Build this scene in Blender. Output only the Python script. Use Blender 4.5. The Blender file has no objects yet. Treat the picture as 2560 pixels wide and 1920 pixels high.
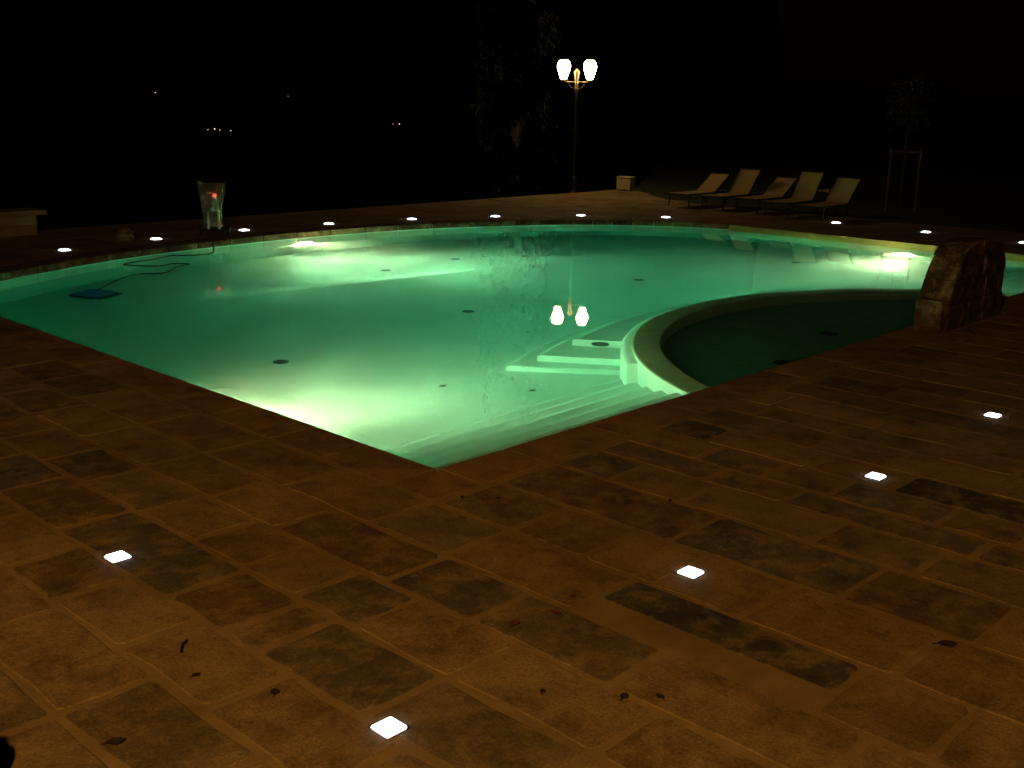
import bpy, bmesh, math, random
from math import sin, cos, pi, radians, hypot, atan2, exp, sqrt
from mathutils import Vector, Matrix, noise
from mathutils.geometry import tessellate_polygon

random.seed(7)
S = bpy.context.scene
COL = S.collection

# ------------------------------------------------------------------ camera
CAM = Vector((-4.428, -4.860, 2.25))
FW = Vector((0.72382752, 0.68998095, 0))
PITCH, ROLL, FOC = radians(14.4316), radians(0.9457), 38.454
def make_camera():
    cd = bpy.data.cameras.new('camera')
    cd.lens, cd.sensor_width, cd.sensor_fit = FOC, 36.0, 'HORIZONTAL'
    cd.clip_start, cd.clip_end = 0.05, 6000
    co = bpy.data.objects.new('camera', cd)
    COL.objects.link(co)
    rt = Vector((FW.y, -FW.x, 0))
    fwd = FW * cos(PITCH) - Vector((0, 0, 1)) * sin(PITCH)
    up = FW * sin(PITCH) + Vector((0, 0, 1)) * cos(PITCH)
    r2 = rt * cos(ROLL) + up * sin(ROLL)
    u2 = up * cos(ROLL) - rt * sin(ROLL)
    m = Matrix((r2, u2, -fwd)).transposed().to_4x4()
    m.translation = CAM
    co.matrix_world = m
    S.camera = co
make_camera()

# ------------------------------------------------------------------ sky, moon, exposure
wd = bpy.data.worlds.new("World")
S.world = wd
wd.use_nodes = True
nt = wd.node_tree
sky = nt.nodes.new('ShaderNodeTexSky')
sky.sky_type = 'NISHITA'
sky.sun_disc = False
sky.sun_elevation = radians(-4)
sky.sun_rotation = radians(140)
bgn = nt.nodes['Background']
nt.links.new(sky.outputs[0], bgn.inputs['Color'])
bgn.inputs['Strength'].default_value = 0.025

sd = bpy.data.lights.new('moon', 'SUN')
sd.energy, sd.angle, sd.color = 0.0015, radians(0.5), (1.0, 0.95, 0.85)
so = bpy.data.objects.new('moon', sd)
so.rotation_euler = (radians(50), 0, radians(-40))
COL.objects.link(so)

# lamps of the terrace behind the viewer (a lamp post like the one across the pool)
ld = bpy.data.lights.new('terrace_lamp', 'POINT')
ld.energy, ld.color, ld.shadow_soft_size = 1020, (1.0, 0.505, 0.125), 0.16
lo = bpy.data.objects.new('terrace_lamp', ld)
lo.location = (-7.0, -5.0, 4.2)
COL.objects.link(lo)

S.view_settings.view_transform = 'Standard'
S.view_settings.look = 'None'
S.view_settings.exposure = 0.0
S.view_settings.gamma = 1.0
S.view_settings.use_curve_mapping = False
cy = S.cycles
cy.caustics_reflective = True
cy.caustics_refractive = True
cy.blur_glossy = 1.0
cy.sample_clamp_indirect = 0.0
cy.use_guiding = True
cy.use_surface_guiding = True
cy.use_volume_guiding = False
cy.max_bounces = 12
cy.diffuse_bounces = 5
cy.glossy_bounces = 4
cy.transmission_bounces = 8

# ------------------------------------------------------------------ helpers
def link(o, parent=None):
    COL.objects.link(o)
    if parent is not None:
        o.parent = parent
    return o

def empty(name, loc=(0, 0, 0), rz=0.0):
    o = bpy.data.objects.new(name, None)
    o.location = loc
    o.rotation_euler = (0, 0, rz)
    o.empty_display_size = 0.2
    return link(o)

def tag(o, label=None, cat=None, group=None, kind=None):
    if label: o['label'] = label
    if cat: o['category'] = cat
    if group: o['group'] = group
    if kind: o['kind'] = kind
    return o

class MB:
    """collects shapes and links them as one mesh object"""
    def __init__(s): s.v, s.f = [], []
    def add(s, vs, fs):
        n = len(s.v)
        s.v += [tuple(v) for v in vs]
        s.f += [tuple(i + n for i in f) for f in fs]
        return s
    def prism(s, poly, z0, z1, bevel=0.0):
        """poly counter-clockwise from above"""
        n = len(poly)
        rings = [[(x, y, z0) for x, y in poly]]
        if bevel:
            cx = sum(p[0] for p in poly) / n; cyy = sum(p[1] for p in poly) / n
            rings.append([(x, y, z1 - bevel) for x, y in poly])
            q = []
            for x, y in poly:
                d = hypot(x - cx, y - cyy) or 1
                k = max(0.0, 1 - bevel * 1.6 / d)
                q.append((cx + (x - cx) * k, cyy + (y - cyy) * k, z1))
            rings.append(q)
        else:
            rings.append([(x, y, z1) for x, y in poly])
        vs, fs = [], []
        for r in rings: vs += r
        for k in range(len(rings) - 1):
            for i in range(n):
                j = (i + 1) % n
                fs.append((k * n + i, k * n + j, (k + 1) * n + j, (k + 1) * n + i))
        top = (len(rings) - 1) * n
        fs.append(tuple(top + i for i in range(n)))
        fs.append(tuple(reversed(range(n))))
        return s.add(vs, fs)
    def box(s, c, d, m=None):
        x, y, z = d[0] / 2, d[1] / 2, d[2] / 2
        vs = [(a, b, e) for e in (-z, z) for a, b in ((-x, -y), (x, -y), (x, y), (-x, y))]
        fs = [(3, 2, 1, 0), (4, 5, 6, 7), (0, 1, 5, 4), (1, 2, 6, 5), (2, 3, 7, 6), (3, 0, 4, 7)]
        if m is not None: vs = [m @ Vector(v) for v in vs]
        return s.add([(v[0] + c[0], v[1] + c[1], v[2] + c[2]) for v in vs], fs)
    def bar(s, a, b, w, h):
        a, b = Vector(a), Vector(b)
        d = (b - a); L = d.length; d.normalize()
        up = Vector((0, 0, 1)) if abs(d.z) < 0.95 else Vector((1, 0, 0))
        sx = d.cross(up).normalized(); sz = sx.cross(d).normalized()
        m = Matrix((d, -sx, sz)).transposed()
        return s.box((a + b) / 2, (L, w, h), m)
    def lathe(s, prof, n=16, c=(0, 0, 0), cap=True):
        vs, fs = [], []
        for r, z in prof:
            vs += [(c[0] + r * cos(2 * pi * i / n), c[1] + r * sin(2 * pi * i / n), c[2] + z) for i in range(n)]
        for k in range(len(prof) - 1):
            for i in range(n):
                j = (i + 1) % n
                fs.append((k * n + i, k * n + j, (k + 1) * n + j, (k + 1) * n + i))
        if cap:
            fs.append(tuple(reversed(range(n))))
            fs.append(tuple((len(prof) - 1) * n + i for i in range(n)))
        return s.add(vs, fs)
    def tube(s, pts, r, n=8, r2=None):
        pts = [Vector(p) for p in pts]
        vs, fs = [], []
        m = len(pts)
        for k, p in enumerate(pts):
            t = (pts[min(k + 1, m - 1)] - pts[max(k - 1, 0)]).normalized()
            up = Vector((0, 0, 1)) if abs(t.z) < 0.9 else Vector((1, 0, 0))
            a = t.cross(up).normalized(); b = a.cross(t).normalized()
            rr = r if r2 is None else r + (r2 - r) * k / (m - 1)
            vs += [p + (a * cos(2 * pi * i / n) + b * sin(2 * pi * i / n)) * rr for i in range(n)]
        for k in range(m - 1):
            for i in range(n):
                j = (i + 1) % n
                fs.append((k * n + i, (k + 1) * n + i, (k + 1) * n + j, k * n + j))
        fs.append(tuple(range(n)))
        fs.append(tuple((m - 1) * n + n - 1 - i for i in range(n)))
        return s.add(vs, fs)
    def build(s, name, mat, parent=None, smooth=False, loc=None, rot=None):
        me = bpy.data.meshes.new(name)
        me.from_pydata(s.v, [], s.f)
        me.materials.append(mat)
        if smooth:
            me.polygons.foreach_set('use_smooth', [True] * len(me.polygons))
        me.update()
        o = bpy.data.objects.new(name, me)
        if loc is not None: o.location = loc
        if rot is not None: o.rotation_euler = rot
        return link(o, parent)

def catmull(P, per=8):
    out = []
    n = len(P)
    for i in range(n - 1):
        p0, p1, p2, p3 = P[max(i - 1, 0)], P[i], P[i + 1], P[min(i + 2, n - 1)]
        for k in range(per):
            t = k / per
            out.append(tuple(0.5 * (2 * b + (c - a) * t + (2 * a - 5 * b + 4 * c - d) * t * t + (3 * b - a - 3 * c + d) * t ** 3)
                             for a, b, c, d in zip(p0, p1, p2, p3)))
    out.append(tuple(P[-1]))
    return out

def clip_half(poly, px, py, nx, ny):
    """keep the side where (p-P).n >= 0"""
    out = []
    m = len(poly)
    for i in range(m):
        a, b = poly[i], poly[(i + 1) % m]
        da = (a[0] - px) * nx + (a[1] - py) * ny
        db = (b[0] - px) * nx + (b[1] - py) * ny
        if da >= 0: out.append(a)
        if (da >= 0) != (db >= 0):
            t = da / (da - db)
            out.append((a[0] + (b[0] - a[0]) * t, a[1] + (b[1] - a[1]) * t))
    return out

def area(poly):
    return 0.5 * sum(poly[i][0] * poly[(i + 1) % len(poly)][1] - poly[(i + 1) % len(poly)][0] * poly[i][1] for i in range(len(poly)))

def view_pos(x, y, z=0.0):
    """picture position (0..1, 0..1 from the top) and depth, used only to see which stones show largest"""
    d = Vector((x, y, z)) - CAM
    F = d.x * FW.x + d.y * FW.y
    X = d.x * FW.y - d.y * FW.x
    zc = F * cos(PITCH) - d.z * sin(PITCH)
    yc = d.z * cos(PITCH) + F * sin(PITCH)
    if zc < 0.3: return None
    k = FOC / 36.0
    return 0.5 + k * X / zc, 0.5 - k * yc / zc * 4 / 3, zc

# ------------------------------------------------------------------ materials
def mat(name):
    m = bpy.data.materials.new(name)
    m.use_nodes = True
    n = m.node_tree
    return m, n, n.nodes['Principled BSDF']
def nd(n, t, **kw):
    x = n.nodes.new(t)
    for k, v in kw.items():
        setattr(x, k, v)
    return x
def ramp(n, stops):
    r = nd(n, 'ShaderNodeValToRGB')
    e = r.color_ramp.elements
    while len(e) < len(stops): e.new(0.5)
    for q, (p, c) in zip(e, stops):
        q.position = p
        q.color = (*c, 1) if len(c) == 3 else c
    return r
def noise_tex(n, scale, detail=4, rough=0.55, coord='Object'):
    tc = nd(n, 'ShaderNodeTexCoord')
    t = nd(n, 'ShaderNodeTexNoise')
    t.inputs['Scale'].default_value = scale
    t.inputs['Detail'].default_value = detail
    t.inputs['Roughness'].default_value = rough
    n.links.new(tc.outputs[coord], t.inputs['Vector'])
    return t
def mixc(n, fac, a, b, mode='MIX'):
    x = nd(n, 'ShaderNodeMix', data_type='RGBA', blend_type=mode)
    for k, v in ((0, fac), (6, a), (7, b)):
        if isinstance(v, (int, float)): x.inputs[k].default_value = v
        elif isinstance(v, tuple): x.inputs[k].default_value = (*v, 1)
        else: n.links.new(v, x.inputs[k])
    return x.outputs[2]
def bump(n, h, strength, dist):
    b = nd(n, 'ShaderNodeBump')
    b.inputs['Strength'].default_value = strength
    b.inputs['Distance'].default_value = dist
    n.links.new(h, b.inputs['Height'])
    return b.outputs['Normal']

def simple(name, c1, c2, scale=8.0, rough=0.7, metal=0.0, bs=0.2, bd=0.004):
    m, n, p = mat(name)
    t = noise_tex(n, scale)
    r = ramp(n, [(0.3, c1), (0.7, c2)])
    n.links.new(t.outputs['Fac'], r.inputs['Fac'])
    n.links.new(r.outputs['Color'], p.inputs['Base Color'])
    p.inputs['Roughness'].default_value = rough
    p.inputs['Metallic'].default_value = metal
    if bs:
        t2 = noise_tex(n, scale * 5, 5)
        n.links.new(bump(n, t2.outputs['Fac'], bs, bd), p.inputs['Normal'])
    return m

def stone_mat(island=False):
    """sandstone pavers: every stone its own tint, blotches, pits and worn lime patches"""
    m, n, p = mat('sandstone_far' if island else 'sandstone')
    geo = nd(n, 'ShaderNodeNewGeometry')
    if island:
        r = ramp(n, [(0.0, (.25, .18, .09)), (.3, (.36, .27, .14)), (.55, (.30, .225, .12)), (.8, (.40, .31, .17)), (1.0, (.20, .165, .10))])
        n.links.new(geo.outputs['Random Per Island'], r.inputs['Fac'])
        base = r.outputs['Color']
    else:
        base = nd(n, 'ShaderNodeObjectInfo').outputs['Color']
    def world_noise(scale, detail, rough=.6):
        t = nd(n, 'ShaderNodeTexNoise')
        t.inputs['Scale'].default_value = scale; t.inputs['Detail'].default_value = detail; t.inputs['Roughness'].default_value = rough
        n.links.new(geo.outputs['Position'], t.inputs['Vector'])
        return t
    a = world_noise(3.2, 6, .65)
    ra = ramp(n, [(.32, (.55, .55, .55)), (.5, (1, 1, 1)), (.72, (1.35, 1.32, 1.2))])
    n.links.new(a.outputs['Fac'], ra.inputs['Fac'])
    c1 = mixc(n, 1.0, base, ra.outputs['Color'], 'MULTIPLY')
    b = world_noise(17, 7, .7)
    rb = ramp(n, [(.30, (.45, .43, .42)), (.46, (1, 1, 1)), (.62, (1, 1, 1)), (.75, (1.5, 1.4, 1.15))])
    n.links.new(b.outputs['Fac'], rb.inputs['Fac'])
    c2 = mixc(n, .75, c1, rb.outputs['Color'], 'MULTIPLY')
    w = world_noise(5.1, 8, .75)
    rw = ramp(n, [(.47, (0, 0, 0)), (.58, (.5, .5, .5)), (.68, (.9, .9, .9))])
    n.links.new(w.outputs['Fac'], rw.inputs['Fac'])
    c3 = mixc(n, rw.outputs['Color'], c2, (.43, .315, .16))
    rd = ramp(n, [(.35, (.74, .72, .70)), (.6, (1.05, 1.05, 1.05))])
    n.links.new(world_noise(.9, 3, .6).outputs['Fac'], rd.inputs['Fac'])
    c3 = mixc(n, 1.0, c3, rd.outputs['Color'], 'MULTIPLY')
    gr = world_noise(75, 5, .8)
    rg = ramp(n, [(.34, (.42, .41, .40)), (.47, (.95, .95, .95)), (.55, (1.05, 1.05, 1.05)), (.68, (1.6, 1.58, 1.5))])
    n.links.new(gr.outputs['Fac'], rg.inputs['Fac'])
    c3 = mixc(n, .8, c3, rg.outputs['Color'], 'MULTIPLY')
    n.links.new(c3, p.inputs['Base Color'])
    p.inputs['Roughness'].default_value = 0.82
    p.inputs['Specular IOR Level'].default_value = 0.25
    h = mixc(n, .45, b.outputs['Fac'], world_noise(55, 6, .75).outputs['Fac'])
    n.links.new(bump(n, h, .9, .012), p.inputs['Normal'])
    return m

def mortar_mat():
    m, n, p = mat('lime_mortar')
    t = noise_tex(n, 6, 7, .7)
    r = ramp(n, [(.3, (.25, .175, .085)), (.55, (.35, .25, .12)), (.75, (.42, .305, .15))])
    n.links.new(t.outputs['Fac'], r.inputs['Fac'])
    d = noise_tex(n, .9, 3, .6)
    rd = ramp(n, [(.35, (.72, .70, .68)), (.6, (1.05, 1.05, 1.05))])
    n.links.new(d.outputs['Fac'], rd.inputs['Fac'])
    n.links.new(mixc(n, 1.0, r.outputs['Color'], rd.outputs['Color'], 'MULTIPLY'), p.inputs['Base Color'])
    p.inputs['Roughness'].default_value = .9
    t2 = noise_tex(n, 70, 5)
    n.links.new(bump(n, t2.outputs['Fac'], .5, .006), p.inputs['Normal'])
    return m

def pool_mat():
    m, n, p = mat('pool_plaster')
    t = noise_tex(n, .9, 5, .6)
    r = ramp(n, [(.3, (.66, .71, .64)), (.7, (.74, .78, .71))])
    n.links.new(t.outputs['Fac'], r.inputs['Fac'])
    n.links.new(r.outputs['Color'], p.inputs['Base Color'])
    p.inputs['Roughness'].default_value = .65
    return m

def water_mat():
    m = bpy.data.materials.new('pool_water')
    m.use_nodes = True
    n = m.node_tree
    n.nodes.remove(n.nodes['Principled BSDF'])
    out = n.nodes['Material Output']
    g = nd(n, 'ShaderNodeBsdfGlass')
    g.inputs['IOR'].default_value = 1.33
    g.inputs['Roughness'].default_value = 0.0
    g.inputs['Color'].default_value = (1, 1, 1, 1)
    geo = nd(n, 'ShaderNodeNewGeometry')
    t = nd(n, 'ShaderNodeTexNoise')
    t.inputs['Scale'].default_value = .9
    t.inputs['Detail'].default_value = 1.0
    n.links.new(geo.outputs['Position'], t.inputs['Vector'])
    n.links.new(bump(n, t.outputs['Fac'], .3, .006), g.inputs['Normal'])
    n.links.new(g.outputs[0], out.inputs['Surface'])
    a = nd(n, 'ShaderNodeVolumeAbsorption')
    # sigma = density * (1 - colour)
    a.inputs['Color'].default_value = (0.0, 0.92, 0.87, 1)
    a.inputs['Density'].default_value = 0.29
    sc = nd(n, 'ShaderNodeVolumeScatter')
    sc.inputs['Color'].default_value = (.85, 1, .95, 1)
    sc.inputs['Density'].default_value = 0.042
    sc.inputs['Anisotropy'].default_value = 0.35
    ad = nd(n, 'ShaderNodeAddShader')
    n.links.new(a.outputs[0], ad.inputs[0]); n.links.new(sc.outputs[0], ad.inputs[1])
    n.links.new(ad.outputs[0], out.inputs['Volume'])
    return m

def emit_mat(name, col, strength):
    m, n, p = mat(name)
    p.inputs['Base Color'].default_value = (.8, .8, .8, 1)
    p.inputs['Emission Color'].default_value = (*col, 1)
    p.inputs['Emission Strength'].default_value = strength
    return m

def lens_mat(lo, hi, xy, zf, seed, beam, wide):
    """floodlight lens: narrow forward beam with imitated caustic streaks"""
    m, n, p = mat('pool_lamp_lens')
    p.inputs['Emission Color'].default_value = (1.0, .66, .325, 1)
    geo = nd(n, 'ShaderNodeNewGeometry')
    oi = nd(n, 'ShaderNodeTexCoord')
    dot = nd(n, 'ShaderNodeVectorMath', operation='DOT_PRODUCT')
    n.links.new(geo.outputs['Incoming'], dot.inputs[0]); n.links.new(geo.outputs['Normal'], dot.inputs[1])
    pw = nd(n, 'ShaderNodeMath', operation='POWER'); pw.inputs[1].default_value = 5.0
    n.links.new(dot.outputs['Value'], pw.inputs[0])
    sc = nd(n, 'ShaderNodeVectorMath', operation='MULTIPLY_ADD'); sc.inputs[1].default_value = (xy, xy, zf); sc.inputs[2].default_value = seed
    n.links.new(geo.outputs['Incoming'], sc.inputs[0])
    t = nd(n, 'ShaderNodeTexNoise'); t.inputs['Scale'].default_value = 1.0; t.inputs['Detail'].default_value = 2.0  # noise over direction stands in for ripple caustics on the pool floor
    n.links.new(sc.outputs[0], t.inputs['Vector'])
    r = nd(n, 'ShaderNodeMapRange'); r.inputs[1].default_value = .36; r.inputs[2].default_value = .66; r.inputs[3].default_value = lo; r.inputs[4].default_value = hi
    n.links.new(t.outputs['Fac'], r.inputs[0])
    mu = nd(n, 'ShaderNodeMath', operation='MULTIPLY_ADD'); mu.inputs[1].default_value = beam; mu.inputs[2].default_value = wide; n.links.new(pw.outputs[0], mu.inputs[0])
    m2 = nd(n, 'ShaderNodeMath', operation='MULTIPLY'); n.links.new(mu.outputs[0], m2.inputs[0]); n.links.new(r.outputs[0], m2.inputs[1])
    n.links.new(m2.outputs[0], p.inputs['Emission Strength'])
    m.cycles.emission_sampling = 'FRONT'
    return m

M = dict(
    stone=stone_mat(), farstone=stone_mat(True), mortar=mortar_mat(), plaster=pool_mat(), water=water_mat(),
    rim=simple('beige_rim_stone', (.38, .36, .22), (.50, .47, .29), 4, .6, 0, .2, .004),
    ledge=simple('ochre_render', (.50, .34, .10), (.62, .43, .14), 3, .8, 0, .2, .004),
    shadefloor=simple('shade_green_floor', (.22, .38, .27), (.32, .50, .36), 6, .5, 0, 0),  # darker than the plaster: shade of the unlit round basin put into the colour
    lens=[lens_mat(.5, 1.45, 2.2, 11.0, (0, 0, 0), 4000, 60), lens_mat(.2, 2.2, 2.4, 20.0, (1.3, 4.2, 2.6), 5600, 95), lens_mat(.35, 1.7, 2.0, 12.0, (5.2, 2.2, 7.7), 3000, 70)],
    led=emit_mat('led_panel', (.86, .93, 1.0), 7),
    lantern=emit_mat('lit_lantern_glass', (1.0, .62, .24), 52),
    red=emit_mat('red_indicator', (1.0, .02, .03), 2.5),
    city=emit_mat('distant_bulb', (1.0, .55, .18), 3.0),
    chrome=simple('brushed_steel', (.45, .45, .44), (.55, .55, .54), 20, .3, 1.0, 0),
    iron=simple('painted_iron', (.006, .006, .006), (.010, .010, .009), 30, .5, .0, .15, .002),
    cream_iron=simple('cream_painted_iron', (.16, .14, .09), (.24, .21, .15), 25, .4, .0, .1, .002),
    fabric=simple('beige_sling_fabric', (.50, .37, .185), (.60, .45, .235), 60, .85, 0, .4, .002),
    frame=simple('dark_tube_frame', (.03, .026, .022), (.05, .042, .035), 20, .6, 0, 0),
    box=simple('pale_plaster', (.52, .45, .32), (.64, .56, .42), 9, .85, 0, .3, .004),
    wall=simple('rendered_wall', (.22, .17, .10), (.34, .27, .17), 5, .9, 0, .5, .012),
    grate=simple('dark_grate', (.02, .025, .02), (.05, .055, .05), 30, .6, 0, 0),
    blue=simple('blue_plastic', (.03, .16, .60), (.05, .22, .70), 12, .4, 0, 0),
    rubber=simple('black_rubber', (.012, .012, .012), (.03, .03, .03), 20, .7, 0, 0),
    cable=simple('dark_cable', (.02, .03, .03), (.03, .045, .04), 10, .5, 0, 0),
    lawn=simple('lawn_grass', (.018, .026, .010), (.04, .055, .02), 3, .95, 0, .6, .05),
    leaf=simple('tree_leaf', (.035, .052, .016), (.085, .11, .036), 2.2, .7, 0, 0),
    bark=simple('tree_bark', (.03, .022, .014), (.06, .046, .03), 9, .9, 0, .6, .02),
    redleaf=simple('dry_red_leaf', (.10, .025, .010), (.18, .05, .02), 40, .7, 0, .3, .002),
    darkleaf=simple('dry_dark_leaf', (.018, .012, .007), (.05, .032, .018), 40, .8, 0, .3, .002),
    wood=simple('raw_wood_stake', (.09, .065, .035), (.13, .10, .055), 14, .85, 0, .3, .004),
    bundle=simple('black_cloth', (.008, .008, .009), (.018, .018, .02), 30, .85, 0, .3, .004),
    pale=simple('crumpled_pale_plastic', (.14, .11, .065), (.24, .19, .12), 12, .5, 0, 0),
)
def bag_mat():
    m = bpy.data.materials.new('clear_plastic_bag')
    m.use_nodes = True
    n = m.node_tree
    n.nodes.remove(n.nodes['Principled BSDF'])
    out = n.nodes['Material Output']
    t = nd(n, 'ShaderNodeBsdfTransparent'); t.inputs['Color'].default_value = (.9, .92, .9, 1)
    d = nd(n, 'ShaderNodeBsdfTranslucent'); d.inputs['Color'].default_value = (.34, .36, .28, 1)
    f = nd(n, 'ShaderNodeBsdfDiffuse'); f.inputs['Color'].default_value = (.30, .33, .24, 1)
    g = nd(n, 'ShaderNodeBsdfGlossy'); g.inputs['Roughness'].default_value = .22
    a = nd(n, 'ShaderNodeMixShader'); a.inputs[0].default_value = .5
    b = nd(n, 'ShaderNodeMixShader'); b.inputs[0].default_value = .5
    c = nd(n, 'ShaderNodeMixShader'); c.inputs[0].default_value = .10
    n.links.new(d.outputs[0], a.inputs[1]); n.links.new(f.outputs[0], a.inputs[2])
    n.links.new(t.outputs[0], b.inputs[1]); n.links.new(a.outputs[0], b.inputs[2])
    n.links.new(b.outputs[0], c.inputs[1]); n.links.new(g.outputs[0], c.inputs[2])
    n.links.new(c.outputs[0], out.inputs['Surface'])
    return m
M['bag'] = bag_mat()

# ------------------------------------------------------------------ pool outline
ZW = -0.11                                                     # water level
ARC = catmull([(0, 8.86), (1.12, 9.62), (2.72, 10.36), (4.43, 10.80), (6.75, 11.02), (9.28, 10.78), (11.56, 9.90), (12.74, 9.08), (13.66, 8.02), (14.10, 7.00)], 7)
XR = 14.06
LIP = [(0, 0), (XR, 0)] + list(reversed(ARC))                   # edge of the paving, counter-clockwise

def offset_poly(poly, d):
    """moves every corner outwards by d (poly counter-clockwise)"""
    out, n = [], len(poly)
    for i in range(n):
        a, b, c = Vector(poly[i - 1]), Vector(poly[i]), Vector(poly[(i + 1) % n])
        e1, e2 = (b - a).normalized(), (c - b).normalized()
        n1, n2 = Vector((e1.y, -e1.x)), Vector((e2.y, -e2.x))
        m = (n1 + n2); m.normalize()
        k = d / max(.3, m.dot(n1))
        out.append((b.x + m.x * k, b.y + m.y * k))
    return out

# pool shell: walls and floor
shell = empty('pool_basin')
tag(shell, kind='structure')
OUT = offset_poly(LIP, .03)
OUT = [(min(x, XR + .045) if y < 7.0 else x, y) for x, y in OUT]
def floor_z(x, y):
    base = -1.45 - .14 * min(1, max(0, (y - 3) / 7))
    t = y - (8.2 - .125 * (x - 3.07))
    if t > 0:                                                    # the floor drops to the deep end along this line
        base -= (.06 + .24 * exp(-((x - 7.6) / 3.0) ** 2)) * (1 - exp(-t / .38))
    return base
w = MB()
n = len(OUT)
w.add([(x, y, -0.035) for x, y in OUT] + [(x, y, -2.0) for x, y in OUT], [(i, (i + 1) % n, n + (i + 1) % n, n + i)[::-1] for i in range(n)])
w.build('pool_wall', M['plaster'], shell)
NX, NY = 60, 110
g = MB()
g.add([(-.3 + 14.8 * i / NX, -.3 + 11.8 * j / NY, floor_z(-.3 + 14.8 * i / NX, -.3 + 11.8 * j / NY)) for j in range(NY + 1) for i in range(NX + 1)],
      [(j * (NX + 1) + i, j * (NX + 1) + i + 1, (j + 1) * (NX + 1) + i + 1, (j + 1) * (NX + 1) + i) for j in range(NY) for i in range(NX)])
g.build('pool_floor', M['plaster'], shell, smooth=True)

# round wall of the paddling pool
RCX, RCY, RO, RI = 6.97, -1.45, 4.19, 3.90
def pol(r, a): return (RCX + r * cos(a), RCY + r * sin(a))
A0, A1 = radians(19), radians(161)
NA = 72
ang = [A0 + (A1 - A0) * i / NA for i in range(NA + 1)]
prof = [(RI, -1.95), (RI, -.222), (RO, -.222), (RO, -1.95)]
rw = MB()
vs = [(*pol(r, a), z) for a in ang for r, z in prof]
k = len(prof)
rw.add(vs, [(i * k + j, i * k + j + 1, (i + 1) * k + j + 1, (i + 1) * k + j) for i in range(NA) for j in range(k - 1)])
rw.build('round_wall', M['plaster'], shell)
cap_ = [(RI - .004, -.218), (RI - .004, -.20), (RI + .012, -.19), (RO - .016, -.19), (RO + .004, -.20), (RO + .004, -.218)]
k = len(cap_)
for seg in range(12):                                            # rim stones on top of the round wall
    a_ = [A0 + (A1 - A0) * (seg + (i / 6) * .992 + .004) / 12 for i in range(7)]
    vs = [(*pol(r, a), z) for a in a_ for r, z in cap_]
    fs = [(i * k + j, i * k + (j + 1) % k, (i + 1) * k + (j + 1) % k, (i + 1) * k + j) for i in range(6) for j in range(k)]
    fs += [tuple(range(k))[::-1], tuple(6 * k + j for j in range(k))]
    MB().add(vs, fs).build('rim_stone', M['rim'], shell)
kf = MB()
kf.add([(*pol(RI + .1, a), -.78) for a in ang], [tuple(range(NA + 1))])
kf.build('paddling_floor', M['shadefloor'], shell)

# straight steps along the near edge, both sides of the round wall
for yk, zk in ((.50, -.35), (.78, -.58), (1.10, -.81), (1.42, -1.04), (1.73, -1.27)):
    rm = (RO + RI) / 2
    for s in (-1, 1):
        rn = .055
        pr = [(-.02, -1.9), (-.02, zk), (yk - rn, zk)]
        pr += [(yk - rn + rn * sin(t), zk - rn + rn * cos(t)) for t in (radians(22), radians(45), radians(68), radians(90))] + [(yk, -1.9)]
        vs = []
        for y, z in pr:
            xe = RCX + s * sqrt(rm * rm - (y - RCY) ** 2)
            vs += [(-.02, y, z), (xe, y, z)] if s < 0 else [(xe, y, z), (XR + .03, y, z)]
        m_ = len(pr)
        fs = [(2 * i, 2 * i + 1, 2 * i + 3, 2 * i + 2) for i in range(m_ - 1)]
        fs += [tuple(2 * i for i in range(m_)), tuple(2 * i + 1 for i in reversed(range(m_)))]
        MB().add(vs, fs).build('pool_step', M['plaster'], shell)

# curved steps round the outside of the round wall
def curved_step(r_mid, r_end, e_out, e_in, z):
    a_out = atan2(e_out[1] - RCY, e_out[0] - RCX); a_in = atan2(e_in[1] - RCY, e_in[0] - RCX)
    rm = (RO + RI) / 2
    half_o, half_i = a_out - pi / 2, a_in - pi / 2
    N = 48
    outer = []
    for i in range(N + 1):
        u = 1 - 2 * i / N
        outer.append(pol(r_mid + (r_end - r_mid) * u * u, pi / 2 + half_o * u))
    inner = [pol(rm, pi / 2 + half_i * (2 * i / N - 1)) for i in range(N + 1)]
    vs, fs = [], []
    inner = inner[::-1]
    b = .035
    m = N + 1
    b = .06
    rings = [(outer, -1.95, 0)] + [(outer, z - b + b * sin(t), b - b * cos(t)) for t in (0, radians(22), radians(45), radians(68), radians(90))] + [ (inner, z, 0), (inner, -1.95, 0)]
    for pts, zz, ins in rings:
        for x, y in pts:
            d = hypot(x - RCX, y - RCY)
            vs.append((RCX + (x - RCX) * (d - ins) / d, RCY + (y - RCY) * (d - ins) / d, zz))
    for r in range(len(rings) - 1):
        for i in range(N):
            fs.append((r * m + i, (r + 1) * m + i, (r + 1) * m + i + 1, r * m + i + 1))
    fs.append(tuple(r * m for r in range(len(rings)))[::-1])
    fs.append(tuple(r * m + N for r in range(len(rings))))
    MB().add(vs, fs).build('curved_step', M['plaster'], shell)
curved_step(5.06, 5.48, (3.56, 2.83), (4.32, 1.86), -1.27)
curved_step(4.82, 5.18, (3.93, 2.75), (4.46, 1.97), -1.03)
curved_step(4.64, 4.88, (4.54, 2.78), (4.90, 2.27), -.74)
curved_step(4.30, 4.30, (3.76, 1.45), (3.95, 1.28), -.36)

# beige facing of the straight right wall above the water
MB().prism([(XR + .022, .01), (XR + .075, .01), (XR + .125, 6.98), (XR + .034, 6.98)], -.19, -.005, .004).build('ledge_facing', M['ledge'], shell)

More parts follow.
